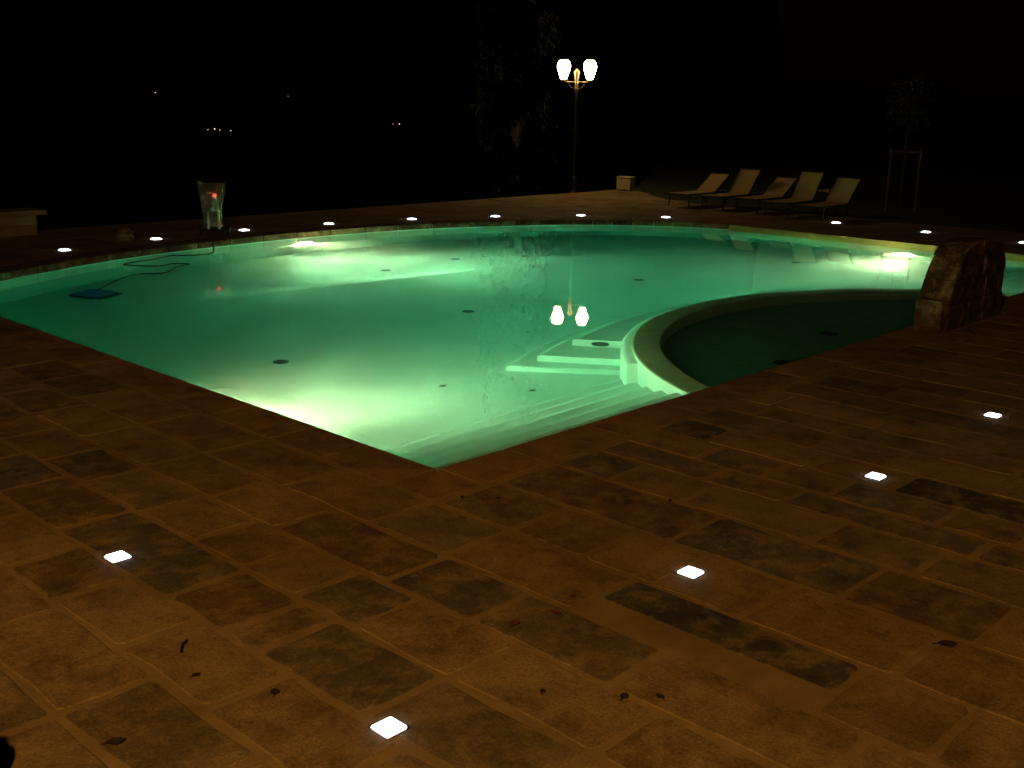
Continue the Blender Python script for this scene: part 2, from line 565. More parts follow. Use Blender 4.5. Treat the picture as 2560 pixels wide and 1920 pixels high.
# drains and inlets
def disc(name, c, r, normal=None, m=None):
    b = MB().lathe([(r, 0), (r, .010), (r * .86, .016), (r * .80, .010), (r * .3, .012)], 20)
    o = b.build(name, m or M['grate'], shell)
    o.location = c
    if normal is not None:
        o.rotation_euler = Vector(normal).to_track_quat('Z', 'Y').to_euler()
for x, y in ((2.05, 4.71), (6.80, 8.68), (5.33, 5.25), (8.92, 5.22), (12.35, 4.50), (8.48, 8.84)):
    disc('floor_drain', (x, y, floor_z(x, y)), .085)
for x, y in ((6.95, 1.0), (5.34, .63)):
    disc('floor_drain', (x, y, -.78), .11)
disc('wall_inlet', (4.71, 2.525, -.90), .10, (-.81, -.585, 0))

# water: one sheet with an edge that tucks into the walls
wp = offset_poly(LIP, .045)
wm = MB()
tri = tessellate_polygon([[Vector((x, y, 0)) for x, y in wp]])
wm.add([(x, y, ZW) for x, y in wp], [t if area([wp[i] for i in t]) > 0 else t[::-1] for t in tri])
tag(wm.build('water', M['water']), kind='structure')

# ------------------------------------------------------------------ underwater lamps
def pool_lamp(loc, nrm, label, k):
    o = empty('underwater_lamp', loc)
    o.rotation_euler = Vector(nrm).to_track_quat('Z', 'Y').to_euler()
    tag(o, label, 'lamp', 'underwater lamps in the pool walls')
    MB().lathe([(.17, 0), (.17, .012), (.155, .022), (.138, .022), (.138, .004)], 24, cap=False).build('trim_ring', M['chrome'], o)
    MB().lathe([(.136, .010), (.125, .020), (.07, .023), (.012, .024)], 24).build('lens', M['lens'][k], o, smooth=True)
pool_lamp((-.028, 3.30, -.80), (1, -.27, .09), 'underwater lamp low in the near left wall, hidden behind the paving edge', 0)
pool_lamp((6.95, 11.03, -.78), (.10, -1, .05), 'lit underwater lamp in the far curved wall left of centre', 1)
pool_lamp((XR + .03, 3.36, -.88), (-1, 0, .10), 'lit underwater lamp in the straight right wall beside the arched stone', 2)

# ------------------------------------------------------------------ terrace
DECK = [(-11, -10), (17.4, -10), (17.4, 9.5), (17.6, 10.8), (18.4, 12.0), (19.5, 13.4), (19.8, 13.95), (-11, 14.1)]
terrace = empty('paved_terrace')
tag(terrace, kind='structure')
CW = .42
hole = offset_poly(LIP, .02)
dm = MB()
tri = tessellate_polygon([[Vector((x, y, 0)) for x, y in DECK], [Vector((x, y, 0)) for x, y in hole[::-1]]])
allp = DECK + hole[::-1]
dm.add([(x, y, -.002) for x, y in allp], [t if area([allp[i] for i in t]) > 0 else t[::-1] for t in tri])
nd_ = len(DECK)
dm.add([(x, y, -.002) for x, y in DECK] + [(x, y, -.45) for x, y in DECK], [(i, nd_ + i, nd_ + (i + 1) % nd_, (i + 1) % nd_) for i in range(nd_)])
dm.build('mortar_bed', M['mortar'], terrace)

def rough_outline(x0, y0, x1, y1, cut=.02, jit=.010):
    c = [min(max(.017, cut * random.uniform(.5, 2.2)), .3 * (x1 - x0), .2 * (y1 - y0)) for _ in range(4)]
    jc = jit * .5
    p = [(x0 + c[0], y0), ((x0 + x1) / 2, y0), (x1 - c[1], y0), (x1, y0 + c[1]), (x1, y0 + (y1 - y0) * .35), (x1, y0 + (y1 - y0) * .68), (x1, y1 - c[2]), (x1 - c[2], y1), ((x0 + x1) / 2, y1), (x0 + c[3], y1),
         (x0, y1 - c[3]), (x0, y0 + (y1 - y0) * .65), (x0, y0 + (y1 - y0) * .3), (x0, y0 + c[0])]
    out = []
    for i, (x, y) in enumerate(p):
        q = .012 if i in (1, 4, 5, 8, 11, 12) else jc
        out.append((x + random.uniform(-q, q), y + random.uniform(-q, q)))
    return out
def paver(mb, poly, z1):
    n = len(poly)
    cx = sum(p[0] for p in poly) / n; cyy = sum(p[1] for p in poly) / n
    vs = [(x, y, -.006) for x, y in poly]
    for x, y in poly:
        d = hypot(x - cx, y - cyy) or 1
        k = max(0, 1 - random.uniform(.010, .020) / d)
        vs.append((cx + (x - cx) * k, cyy + (y - cyy) * k, z1))
    return mb.add(vs, [(i, (i + 1) % n, n + (i + 1) % n, n + i) for i in range(n)] + [tuple(n + i for i in range(n))])
TINTS = [(.33, .24, .12), (.36, .265, .135), (.31, .22, .105), (.37, .275, .14), (.30, .205, .095), (.29, .215, .115), (.34, .245, .12), (.24, .165, .075), (.22, .175, .11)]
BROWN, GREY, BLACK = (.185, .125, .06), (.15, .128, .09), (.10, .085, .06)
DARK = [(-1.18, 1.2, GREY), (-1.83, .07, BROWN), (-1.5, -.56, BROWN), (-.87, -.45, BROWN), (-.86, -1.05, GREY), (-1.17, -.86, GREY), (-1.5, -1.22, GREY), (-.5, -2.0, BLACK), (.27, -.83, BROWN), (.66, -.5, GREY),
        (.27, -1.72, GREY), (1.48, -.48, GREY), (-1.5, .8, BROWN), (-1.5, .1, GREY), (-1.5, 1.4, GREY), (1.48, -2.05, BLACK), (-.87, .1, (.34, .25, .13))]
def tint(o, x, y):
    c = random.choice(TINTS)
    f = random.uniform(.78, 1.06)
    for dx, dy, col in DARK:
        if abs(x - dx * K) < .2 and abs(y - dy * K) < .24: c, f = col, 1.0
    o.color = (c[0] * f, c[1] * f, c[2] * f, 1)
K = 1.2857

# coping stones
def cop(poly):
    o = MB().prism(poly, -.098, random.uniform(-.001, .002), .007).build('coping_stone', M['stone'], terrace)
    c = random.choice([(.33, .25, .135), (.36, .275, .145), (.30, .22, .115), (.34, .26, .14)])
    k_ = .42 if poly[0][1] > 8.9 or poly[1][1] > 8.9 else 1  # far arc tinted darker to hold down the pool light on its faces
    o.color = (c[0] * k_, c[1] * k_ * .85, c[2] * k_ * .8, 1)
def seg_stones(a, b, lens, side):
    """stones along the straight edge a-b, width CW on the outer side"""
    a, b = Vector(a), Vector(b)
    d = (b - a); L = d.length; d.normalize()
    nrm = Vector((d.y, -d.x)) * side
    t = 0
    while t < L - .05:
        l = random.uniform(*lens)
        if L - t - l < .35: l = L - t
        q = [a + d * (t + .008), a + d * (t + l - .008), a + d * (t + l - .008) + nrm * (CW - .02), a + d * (t + .008) + nrm * (CW - .02)]
        poly = [(p.x, p.y) for p in q]
        if area(poly) < 0: poly = poly[::-1]
        cop(poly)
        t += l
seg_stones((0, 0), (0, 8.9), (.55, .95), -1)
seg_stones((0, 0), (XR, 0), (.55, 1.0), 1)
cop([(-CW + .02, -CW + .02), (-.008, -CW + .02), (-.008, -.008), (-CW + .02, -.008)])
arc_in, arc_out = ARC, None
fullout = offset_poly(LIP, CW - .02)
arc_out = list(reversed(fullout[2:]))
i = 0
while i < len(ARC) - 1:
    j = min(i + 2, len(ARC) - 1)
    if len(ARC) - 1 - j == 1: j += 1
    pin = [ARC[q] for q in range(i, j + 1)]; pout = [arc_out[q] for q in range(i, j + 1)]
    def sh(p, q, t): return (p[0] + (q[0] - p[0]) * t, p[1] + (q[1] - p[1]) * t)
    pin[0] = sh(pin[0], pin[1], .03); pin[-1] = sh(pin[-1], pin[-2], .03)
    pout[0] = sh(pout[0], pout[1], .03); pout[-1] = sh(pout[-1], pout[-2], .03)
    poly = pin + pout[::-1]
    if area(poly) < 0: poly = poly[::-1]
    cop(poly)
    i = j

# paving courses run parallel to the left pool edge (constant x); cuts known from the photograph, the rest random
BANDS = [-.325, -.695, -1.02, -1.335, -1.675, -1.98, -2.29, -2.66, -2.98, -3.35, -3.65, -4.0, -4.3, -4.7, -5.0]
bands = [(BANDS[i + 1] * K, BANDS[i] * K) for i in range(len(BANDS) - 1)]
RB = [-.325, .075, .475, .81, 1.05, 1.34, 1.64, 1.98, 2.24, 2.6, 2.9, 3.25, 3.55, 3.9, 4.2, 4.6]
rb = [(RB[i] * K, RB[i + 1] * K) for i in range(len(RB) - 1)]
x = RB[-1] * K
while x < 19.8:
    d = random.uniform(.34, .52); rb.append((x, x + d)); x += d
known = {   # course index by its lower x (in units of K): cuts along y
    -.695: [.98, .31, -.33, -.80, -1.47, -2.42], -1.02: [1.02, .42, -.10, -.82, -1.275, -1.9],
    -1.335: [1.92, 1.43, .99, .45, .02, -.34, -.69, -1.03, -1.52, -2.1], -1.675: [1.6, 1.13, .50, -.38, -.76, -.95, -1.50, -2.1],
    -1.98: [1.75, 1.2, .80, .27, -.13, -.62, -1.15, -1.7], .075: [-.35, -1.335, -2.1, -2.6], .475: [-.345, -.67, -1.1, -1.75, -2.2, -2.8],
    1.34: [-.33, -.64, -1.25, -1.7, -2.4], -.325: [-.35, -.8, -1.19, -1.55, -1.93, -2.5, -3.1], .81: [-.35, -1.0, -1.42, -2.3, -2.7],
}
stones = []
OUTC = offset_poly(LIP, CW)
def nearest_edge(px, py):
    best = None
    for i in range(len(OUTC)):
        a, b = OUTC[i], OUTC[(i + 1) % len(OUTC)]
        ex, ey = b[0] - a[0], b[1] - a[1]
        l2 = ex * ex + ey * ey
        t = max(0, min(1, ((px - a[0]) * ex + (py - a[1]) * ey) / l2))
        qx, qy = a[0] + ex * t, a[1] + ey * t
        d = hypot(px - qx, py - qy)
        if best is None or d < best[0]:
            l = sqrt(l2)
            best = (d, qx, qy, ey / l, -ex / l)
    return best
def inside(poly, px, py):
    r = False
    for i in range(len(poly)):
        a, b = poly[i - 1], poly[i]
        if (a[1] > py) != (b[1] > py) and px < (b[0] - a[0]) * (py - a[1]) / (b[1] - a[1]) + a[0]: r = not r
    return r
def visible(px, py):
    v = view_pos(px, py)
    return v is not None and -.22 < v[0] < 1.22 and -.1 < v[1] < 1.25
for lo_, hi_ in bands + rb:
    cuts = []
    for kx, cs in known.items():
        if abs(kx * K - lo_) < .01: cuts = [c * K for c in cs]
    ys = []
    top = 13.9 if lo_ < 19 else 13.0
    y = top
    lowest = min(cuts) if cuts else None; highest = max(cuts) if cuts else None
    ys = [top]
    while ys[-1] > (highest + .35 if cuts else -9):
        ys.append(ys[-1] - random.uniform(.42, 1.0))
    if cuts:
        if ys[-1] - highest < .3: ys.pop()
        ys += sorted(cuts, reverse=True)
        while ys[-1] > -9: ys.append(ys[-1] - random.uniform(.45, 1.0))
    for a, b in zip(ys[1:], ys[:-1]):
        if b - a < .1: continue
        cx, cy_ = (lo_ + hi_) / 2, (a + b) / 2
        if not visible(cx, cy_): continue
        j = random.uniform(.009, .018)
        xl, slim = lo_ + j, abs(lo_ + .695 * K) < .01 and abs(b + 1.47 * K) < .01
        if slim: xl = -.545 * K
        poly = rough_outline(xl, a + j, hi_ - j, b - j, .016, .008)
        corners = [(lo_, a), (hi_, a), (hi_, b), (lo_, b)]
        ins = [inside(OUTC, *c) for c in corners]
        if all(ins): continue
        d, qx, qy, nx, ny = nearest_edge(cx, cy_)
        if d < 1.2 and (any(ins) or d < .7):
            poly = clip_half(poly, qx + nx * .02, qy + ny * .02, nx, ny)
            if len(poly) < 3 or area(poly) < .03: continue
        if not inside(DECK, cx, cy_): continue
        v = view_pos(cx, cy_)
        stones.append((abs(area(poly)) / v[2] ** 3, poly))
stones.sort(key=lambda s: -s[0])
far = MB()
for q, (_, poly) in enumerate(stones):
    zt = random.uniform(.000, .003)
    if q < 298:
        o = paver(MB(), poly, zt).build('paving_stone', M['stone'], terrace)
        tint(o, sum(p[0] for p in poly) / len(poly), sum(p[1] for p in poly) / len(poly))
    else:
        paver(far, poly, zt)
if far.v:
    tag(far.build('far_paving', M['farstone'], terrace), kind='stuff')

# ------------------------------------------------------------------ ground beyond the terrace
lw = MB()
LN = [(17.3, -10), (60, -10), (60, 40), (19.9, 13.9), (19.5, 13.5), (18.3, 12.0), (17.5, 10.8), (17.3, 9.5)]
t = tessellate_polygon([[Vector((x, y, 0)) for x, y in LN]])
lw.add([(x, y, -.03) for x, y in LN], [q if area([LN[i] for i in q]) > 0 else q[::-1] for q in t])
tag(lw.build('lawn', M['lawn']), kind='structure')
def ter(x, y):
    d = y - 14.1
    z = -.45 - 9 * (1 - exp(-max(0, d) / 26)) - .02 * max(0, d)
    r = hypot(x, y)
    z += max(0, r - 500) * .035 * (1 + .5 * noise.noise(Vector((x / 300, y / 300, 0))))
    z += max(0, r - 780) * .42 * (1 + .25 * noise.noise(Vector((x / 420, y / 420, 9))))  # steep far slope added to cover the sky in the water's reflections
    return z + .3 * noise.noise(Vector((x / 9, y / 9, 3))) * min(1, max(0, d) / 10)
gm = MB()
ysr = [14.0, 14.6, 15.5, 17, 19, 22, 26, 32, 40, 52, 70, 95, 130, 180, 250, 350, 480, 650, 760, 850, 970, 1100, 1300, 1500, 1750, 2000]
NXG = 70
for j, yy in enumerate(ysr):
    wid = 60 + (yy - 14) * 1.6
    for i in range(NXG + 1):
        x = -wid + (wid + 60 + (yy - 14) * 1.6) * i / NXG
        gm.v.append((x, yy, ter(x, yy)))
gm.f = [(j * (NXG + 1) + i, j * (NXG + 1) + i + 1, (j + 1) * (NXG + 1) + i + 1, (j + 1) * (NXG + 1) + i) for j in range(len(ysr) - 1) for i in range(NXG)]
tag(gm.build('hillside', M['lawn'], smooth=True), kind='structure')
gb = MB().add([(-2500, -2500, -14), (2500, -2500, -14), (2500, 2500, -14), (-2500, 2500, -14)], [(0, 1, 2, 3)])
tag(gb.build('ground', M['lawn']), kind='structure')

# ------------------------------------------------------------------ lamp post
lp = empty('lamp_post', (17.70, 14.12, -.05), atan2(-.724, .690))
tag(lp, 'tall dark lamp post with two lit lanterns at the far edge of the terrace', 'lamp post')
MB().lathe([(.13, -.5), (.13, .06), (.10, .10), (.085, .35), (.095, .40), (.055, .46), (.045, 1.6), (.055, 1.64), (.038, 1.70), (.034, 2.62)], 14).build('pole', M['iron'], lp, smooth=False)
MB().lathe([(.034, 2.62), (.042, 2.66), (.042, 2.78), (.055, 2.80), (.042, 2.84), (.045, 2.90), (.070, 3.05), (.074, 3.09), (.045, 3.11), (.03, 3.14), (.006, 3.17)], 10).build('finial', M['cream_iron'], lp)
for s in (-1, 1):
    MB().tube([(0, 0, 2.83), (s * .16, 0, 2.835), (s * .30, 0, 2.83), (s * .335, 0, 2.85)], .016, 8).build('arm', M['cream_iron'], lp)
    MB().tube([(s * .04, 0, 2.66), (s * .13, 0, 2.70), (s * .22, 0, 2.80)], .010, 6).build('bracket_scroll', M['cream_iron'], lp)
    lan = MB().lathe([(.05, 0), (.085, .015), (.165, .27), (.168, .33), (.145, .42), (.095, .475)], 12, (s * .335, 0, 2.90)).build('lantern_glass', M['lantern'], lp)
    MB().lathe([(.02, -.04), (.06, -.03), (.07, 0), (.05, .012)], 12, (s * .335, 0, 2.885)).build('lantern_cup', M['cream_iron'], lan)
    MB().lathe([(.10, .0), (.105, .012), (.05, .045), (.02, .06), (.008, .10)], 12, (s * .335, 0, 3.376)).build('lantern_cap', M['iron'], lan)

# ------------------------------------------------------------------ inset deck lights
LIGHTS = [
    (-2.12, -2.06, 'lit square inset light nearest the viewer, at the bottom of the near row'),
    (-.16, -2.04, 'lit square inset light in the near paving, second up from the bottom'),
    (1.90, -2.01, 'lit square inset light in the right paving, between two of its row'),
    (3.90, -1.98, 'lit square inset light in the right paving, the most distant of the near row'),
    (-2.09, .09, 'lit square inset light alone in the left foreground paving'),
    (2.74, 11.26, 'small lit inset light leftmost of the row beyond the pool'),
    (4.44, 11.65, 'small lit inset light just left of the bagged trolley'),
    (6.22, 11.84, 'small lit inset light just right of the bagged trolley'),
    (8.01, 11.78, 'small lit inset light behind the far underwater lamp'),
    (9.78, 11.47, 'small lit inset light on the far side, second right of the far underwater lamp'),
    (11.48, 10.85, 'small lit inset light on the far side, left of the lamp post'),
    (13.04, 9.90, 'small lit inset light on the far side, straight below the lamp post'),
    (14.18, 8.57, 'small lit inset light between the lamp post and the loungers'),
    (16.10, 5.76, 'small lit inset light in front of the last lounger on the right'),
    (15.94, 3.83, 'small lit inset light beyond the right wall, left of the arched stone'),
    (15.72, 1.96, 'small lit inset light beyond the right wall, cut by the picture edge'),
]
for i, (x, y, lab) in enumerate(LIGHTS):
    o = empty('deck_light', (x, y, 0))
    tag(o, lab, 'light', 'square lights set into the paving round the pool')
    r = .049 if i < 5 else .07  # far panels enlarged to stand in for lens bloom
    c = .008
    sq = [(-r + c, -r), (r - c, -r), (r, -r + c), (r, r - c), (r - c, r), (-r + c, r), (-r, r - c), (-r, -r + c)]
    MB().prism(sq, -.03, .012 if i < 5 else .020, .005 if i < 5 else .014).build('light_panel', M['led'], o)
    rim = MB()
    a, b = r + .0005, r + .007
    for (x0, y0, x1, y1) in ((-b, -b, b, -a), (-b, a, b, b), (-b, -a, -a, a), (a, -a, b, a)):
        rim.prism([(x0, y0), (x1, y0), (x1, y1), (x0, y1)], -.03, .0035)
    rim.build('rim', M['chrome'], o)

# ------------------------------------------------------------------ arched stone on the pool edge
st = empty('arched_stone', (7.56, -.215, 0))
tag(st, 'squat arched slab of rough stone blocks standing on the pool edge', 'stone monument')
def arch_blocks():
    # profile in (u along x, z); body -0.80..0.80 wide, 0.92 high
    H, Wd = .95, .80
    prof = [(-.73, 0), (.72, 0), (.74, .45)]
    for i in range(0, 11):
        a = i / 10 * pi / 2
        prof.append((.74 * cos(a) ** .62 if a < pi / 2 - .01 else 0.02, .45 + .45 * sin(a)))
    for i in range(1, 12):
        a = pi / 2 + i / 11 * pi / 2
        prof.append((-.55 * abs(cos(a)) ** .75 - .17 * (i / 11) ** 2, .30 + .60 * sin(a) if i < 11 else .30))
    rows = [(0, .27), (.27, .52), (.52, .74), (.74, .97)]
    T = .17
    for ri, (z0, z1) in enumerate(rows):
        nb = (3, 3, 2, 2)[ri]
        edges = [-.8] + sorted(random.uniform(-.15, .15) + (-.8 + 1.6 * (q + 1) / nb) for q in range(nb - 1)) + [.8]
        for u0, u1 in zip(edges[:-1], edges[1:]):
            g_ = .003
            p = list(prof)
            for (px, py, nx, ny) in ((u0 + g_, 0, 1, 0), (u1 - g_, 0, -1, 0), (0, z0 + (g_ if ri else -.01), 0, 1), (0, z1 - g_, 0, -1)):
                p = clip_half(p, px, py, nx, ny)
                if len(p) < 3: break
            if len(p) < 3 or abs(area(p)) < .004: continue
            q = []
            for pt in p:
                if not q or hypot(pt[0] - q[-1][0], pt[1] - q[-1][1]) > .012: q.append(pt)
            n_ = len(q)
            if n_ < 3: continue
            cu = sum(a[0] for a in q) / n_; cz = sum(a[1] for a in q) / n_
            b_ = .012
            tf = T + random.uniform(-.012, .014); tb = T + random.uniform(-.012, .014)
            vs = []
            for (yy, ins) in ((-tf, b_), (-tf + b_, 0), (tb - b_, 0), (tb, b_)):
                for u, z in q:
                    d = hypot(u - cu, z - cz) or 1
                    kk = 1 - ins / d
                    jx = noise.noise(Vector((u * 5, z * 5, yy * 6 + ri))) * .012
                    vs.append((cu + (u - cu) * kk + jx, yy + jx, max(0, cz + (z - cz) * kk)))
            fs = []
            for k_ in range(3):
                for i in range(n_):
                    j = (i + 1) % n_
                    fs.append((k_ * n_ + i, k_ * n_ + j, (k_ + 1) * n_ + j, (k_ + 1) * n_ + i))
            fs.append(tuple(reversed(range(n_))))
            fs.append(tuple(3 * n_ + i for i in range(n_)))
            MB().add(vs, fs).build('stone_block', M['stone'], st).color = (*random.choice([(.075, .046, .022), (.085, .055, .028), (.065, .042, .023)]), 1)
    # foot stone sticking out at the left end
    f = MB()
    f.prism([(-.87, -.16), (-.745, -.19), (-.745, .15), (-.86, .13)], 0, .33, .02)
    f.build('foot_stone', M['stone'], st).color = (.10, .062, .03, 1)
arch_blocks()

# ------------------------------------------------------------------ sun loungers
def make_lounger(first, hinge_x, y, angle, label):
    L, Wd, zs = 1.14, .54, .31
    root = empty('sun_lounger', (hinge_x - L, y, 0 if hinge_x - L < 17.2 else -.03))
    tag(root, label, 'sun lounger', 'sun loungers in a row beyond the pool')
    f = MB()
    for s in (-1, 1):
        f.tube([(0, s * Wd / 2, zs - .02), (L + .62, s * Wd / 2, zs - .02)], .016, 6)
    f.tube([(0, -Wd / 2, zs - .02), (0, Wd / 2, zs - .02)], .016, 6)
    f.tube([(L + .62, -Wd / 2, zs - .02), (L + .62, Wd / 2, zs - .02)], .016, 6)
    f.build('frame', M['frame'], root)
    for x in (.14, L + .42):
        for s in (-1, 1):
            MB().tube([(x, s * Wd / 2, zs - .02), (x + (.05 if x > 1 else -.05), s * (Wd / 2 + .01), .0)], .015, 6).build('leg', M['frame'], root)
    # sling seat with a slight sag
    def sling(name, ln, rot, org):
        N = 6
        vs, fs = [], []
        for zz in (0, -.012):
            for i in range(N + 1):
                u = i / N
                for s in (-1, 0, 1):
                    sag = -.022 * sin(pi * u) * (1 - s * s * .8)
                    px, pz = ln * u, sag + zz
                    vs.append((org[0] + px * cos(rot) - pz * sin(rot), s * (Wd / 2 - .012), org[1] + px * sin(rot) + pz * cos(rot)))
        m = 3 * (N + 1)
        for i in range(N):
            for k in range(2):
                a = i * 3 + k
                fs.append((a, a + 3, a + 4, a + 1))
                fs.append((m + a, m + a + 1, m + a + 4, m + a + 3))
        per = [i * 3 for i in range(N + 1)] + [N * 3 + 1] + [i * 3 + 2 for i in range(N, -1, -1)] + [1]
        for a, b in zip(per, per[1:] + per[:1]):
            fs.append((a, b, m + b, m + a))
        return MB().add(vs, fs).build(name, M['fabric'], root, smooth=False)
    sling('seat_sling', L - .02, 0, (.01, zs))
    a = radians(angle)
    bl = .70
    sling('back_sling', bl, a, (L + .01, zs + .005))
    bf = MB()
    for s in (-1, 1):
        bf.tube([(L, s * Wd / 2, zs), (L + cos(a) * bl, s * Wd / 2, zs + sin(a) * bl)], .014, 6)
    bf.tube([(L + cos(a) * bl, -Wd / 2, zs + sin(a) * bl), (L + cos(a) * bl, Wd / 2, zs + sin(a) * bl)], .014, 6)
    bf.build('back_frame', M['frame'], root)
    for s in (-1, 1):
        MB().tube([(L + cos(a) * .45, s * (Wd / 2 - .03), zs + sin(a) * .45), (L + .58, s * (Wd / 2 - .03), zs - .02)], .009, 6).build('back_prop', M['frame'], root)
make_lounger(True, 17.47, 9.85, 33, 'beige sun lounger with low reclined back, nearest the pale box')
make_lounger(False, 17.55, 9.00, 49, 'beige sun lounger with the highest raised back, second from the pale box')
make_lounger(False, 17.63, 8.16, 33, 'beige sun lounger with low back, in the middle of the row')
make_lounger(False, 17.34, 7.26, 55, 'beige sun lounger with steep back, left of the side table')
make_lounger(False, 17.16, 6.35, 45, 'beige sun lounger with raised back, last in the row by the tree stakes')
tb = empty('side_table', (18.35, 7.05, -.03))
tag(tb, 'small beige side table behind the last two loungers', 'table')
MB().prism([(-.28, -.28), (.28, -.28), (.28, .28), (-.28, .28)], .47, .50, .006).build('table_top', M['fabric'], tb)
for sx in (-1, 1):
    for sy in (-1, 1):
        MB().bar((sx * .24, sy * .24, .47), (sx * .24, sy * .24, 0), .03, .03).build('leg', M['frame'], tb)

# ------------------------------------------------------------------ pale box by the lamp
bx = empty('pale_box', (19.22, 13.58, 0), radians(18))
tag(bx, 'small square pale box on short feet at the far terrace edge', 'box')
b = MB()
b.prism([(-.19, -.19), (.19, -.19), (.19, .19), (-.19, .19)], .05, .35, .012)
b.build('body', M['box'], bx)
MB().prism([(-.205, -.205), (.205, -.205), (.205, .205), (-.205, .205)], .352, .375, .008).build('lid', M['box'], bx)
for sx in (-1, 1):
    for sy in (-1, 1):
        MB().box((sx * .14, sy * .14, .024), (.07, .07, .05)).build('foot', M['box'], bx)

# ------------------------------------------------------------------ low wall at the far left
lwall = empty('low_wall', (-3.5, 13.55, 0))
tag(lwall, 'low stone wall with overhanging cap slab at the far left of the terrace', 'wall')
for r_, (z0, z1) in enumerate(((0, .16), (.16, .33))):
    x = -7.0
    while x < 6.75:
        l = random.uniform(.35, .7)
        if 6.75 - x - l < .3: l = 6.75 - x
        MB().prism([(x + .006, -.2 + random.uniform(-.008, .008)), (x + l - .006, -.2 + random.uniform(-.008, .008)), (x + l - .006, .2), (x + .006, .2)], z0 + .005, z1, .008).build('wall_stone', M['wall'], lwall)
        x += l
for q in range(10):
    x0 = -7.0 + q * 1.39
    MB().prism([(x0 + .004, -.27), (x0 + 1.386, -.27), (x0 + 1.386, .27), (x0 + .004, .27)], .333, .41, .012).build('cap_slab', M['wall'], lwall)

# ------------------------------------------------------------------ pool robot and its trolley
rz = floor_z(2.3, 9.5)
rob = empty('pool_cleaner', (2.30, 9.45, rz), radians(25))
tag(rob, 'blue pool cleaning robot lying on the pool floor near the left end', 'pool cleaner')
body = MB()
body.prism([(-.20, -.17), (-.14, -.21), (.14, -.21), (.20, -.17), (.20, .17), (.14, .21), (-.14, .21), (-.20, .17)], .05, .27, .03)
body.build('body', M['blue'], rob)
MB().prism([(-.09, -.10), (.09, -.10), (.09, .10), (-.09, .10)], .27, .31, .02).build('lid', M['blue'], rob)
MB().tube([(-.10, -.13, .27), (-.10, -.08, .36), (-.10, .08, .36), (-.10, .13, .27)], .014, 6).build('handle', M['blue'], rob)
for s in (-1, 1):
    tr = MB()
    pts = [(-.17, .0), (.17, 0), (.24, .06), (.17, .12), (-.17, .12), (-.24, .06)]
    q = len(pts)
    vs = [(x, s * .215, z) for x, z in pts] + [(x, s * .265, z) for x, z in pts]
    tr.add(vs, [(i, (i + 1) % q, q + (i + 1) % q, q + i) for i in range(q)] + [tuple(range(q)), tuple(range(2 * q - 1, q - 1, -1))])
    tr.build('track', M['rubber'], rob)
    MB().tube([(s * .215, -.18, .055), (s * .215, .18, .055)], .05, 8).build('brush', M['rubber'], rob)
CAB = [(5.25, 11.40, .02), (5.05, 11.0, .012), (4.96, 10.80, .004), (4.93, 10.73, -.10), (4.63, 10.30, -.108), (4.29, 10.29, -.108), (4.04, 10.44, -.106), (3.63, 10.26, -.108), (3.38, 10.20, -.106), (3.07, 10.08, -.106),
       (3.10, 9.90, -.108), (3.34, 9.60, -.108), (3.63, 9.68, -.106), (3.78, 9.5, -.108), (3.5, 9.36, -.108), (3.1, 8.98, -.110), (2.80, 9.10, -.115), (2.72, 9.22, -.22), (2.5, 9.35, -.8), (2.32, 9.44, rz + .33)]
cb = MB().tube(catmull(CAB, 5), .014, 6).build('cable', M['cable'])
cb.parent = rob
cb.matrix_parent_inverse = (Matrix.Translation(rob.location) @ Matrix.Rotation(radians(25), 4, 'Z')).inverted()

cd_ = empty('robot_trolley', (5.42, 11.52, 0), radians(-44))
tag(cd_, 'upright trolley wrapped in a clear plastic bag with a red light inside', 'trolley')
MB().prism([(-.22, -.12), (.22, -.12), (.22, .12), (-.22, .12)], .06, .10, .008).build('base_plate', M['rubber'], cd_)
for s in (-1, 1):
    o = MB().tube([(s * .20, .10, .075), (s * .25, .10, .075)], .075, 14).build('wheel', M['rubber'], cd_)
MB().tube([(-.09, .04, .10), (-.09, .05, .72), (0, .05, .78), (.09, .05, .72), (.09, .04, .10)], .016, 8).build('handle_frame', M['chrome'], cd_)
cbx = MB().prism([(-.11, -.05), (.11, -.05), (.11, .06), (-.11, .06)], .40, .70, .01).build('control_box', M['rubber'], cd_)
MB().lathe([(.034, 0), (.034, .010), (.02, .018)], 10).build('red_light', M['red'], cbx, loc=(.06, -.05, .675), rot=(radians(90), 0, 0))
bg = MB()
NU, NV = 40, 22
for j in range(NV + 1):
    v = j / NV
    z = .16 + .72 * v
    for i in range(NU):
        a = 2 * pi * i / NU
        wx = .145 + .085 * v ** 1.3 + (.035 * (1 - v / .12) if v < .12 else 0)
        wy = .11 + .03 * v - (.085 * ((v - .72) / .28) ** 1.5 if v > .72 else 0)
        cr = noise.noise(Vector((cos(a) * 2.4, sin(a) * 2.4, v * 3.2))) * .035 + noise.noise(Vector((cos(a) * 6, sin(a) * 6, v * 9))) * .014
        top = (.05 * cos(a) ** 2 * (1 if cos(a) < 0 else .55) - .02 + .02 * sin(5 * a)) * max(0, (v - .6) / .4)
        bg.v.append((cos(a) * (wx + cr), sin(a) * (wy + cr), z + top))
for j in range(NV):
    for i in range(NU):
        k2 = (i + 1) % NU
        bg.f.append((j * NU + i, j * NU + k2, (j + 1) * NU + k2, (j + 1) * NU + i))
bg.build('plastic_bag', M['bag'], cd_)

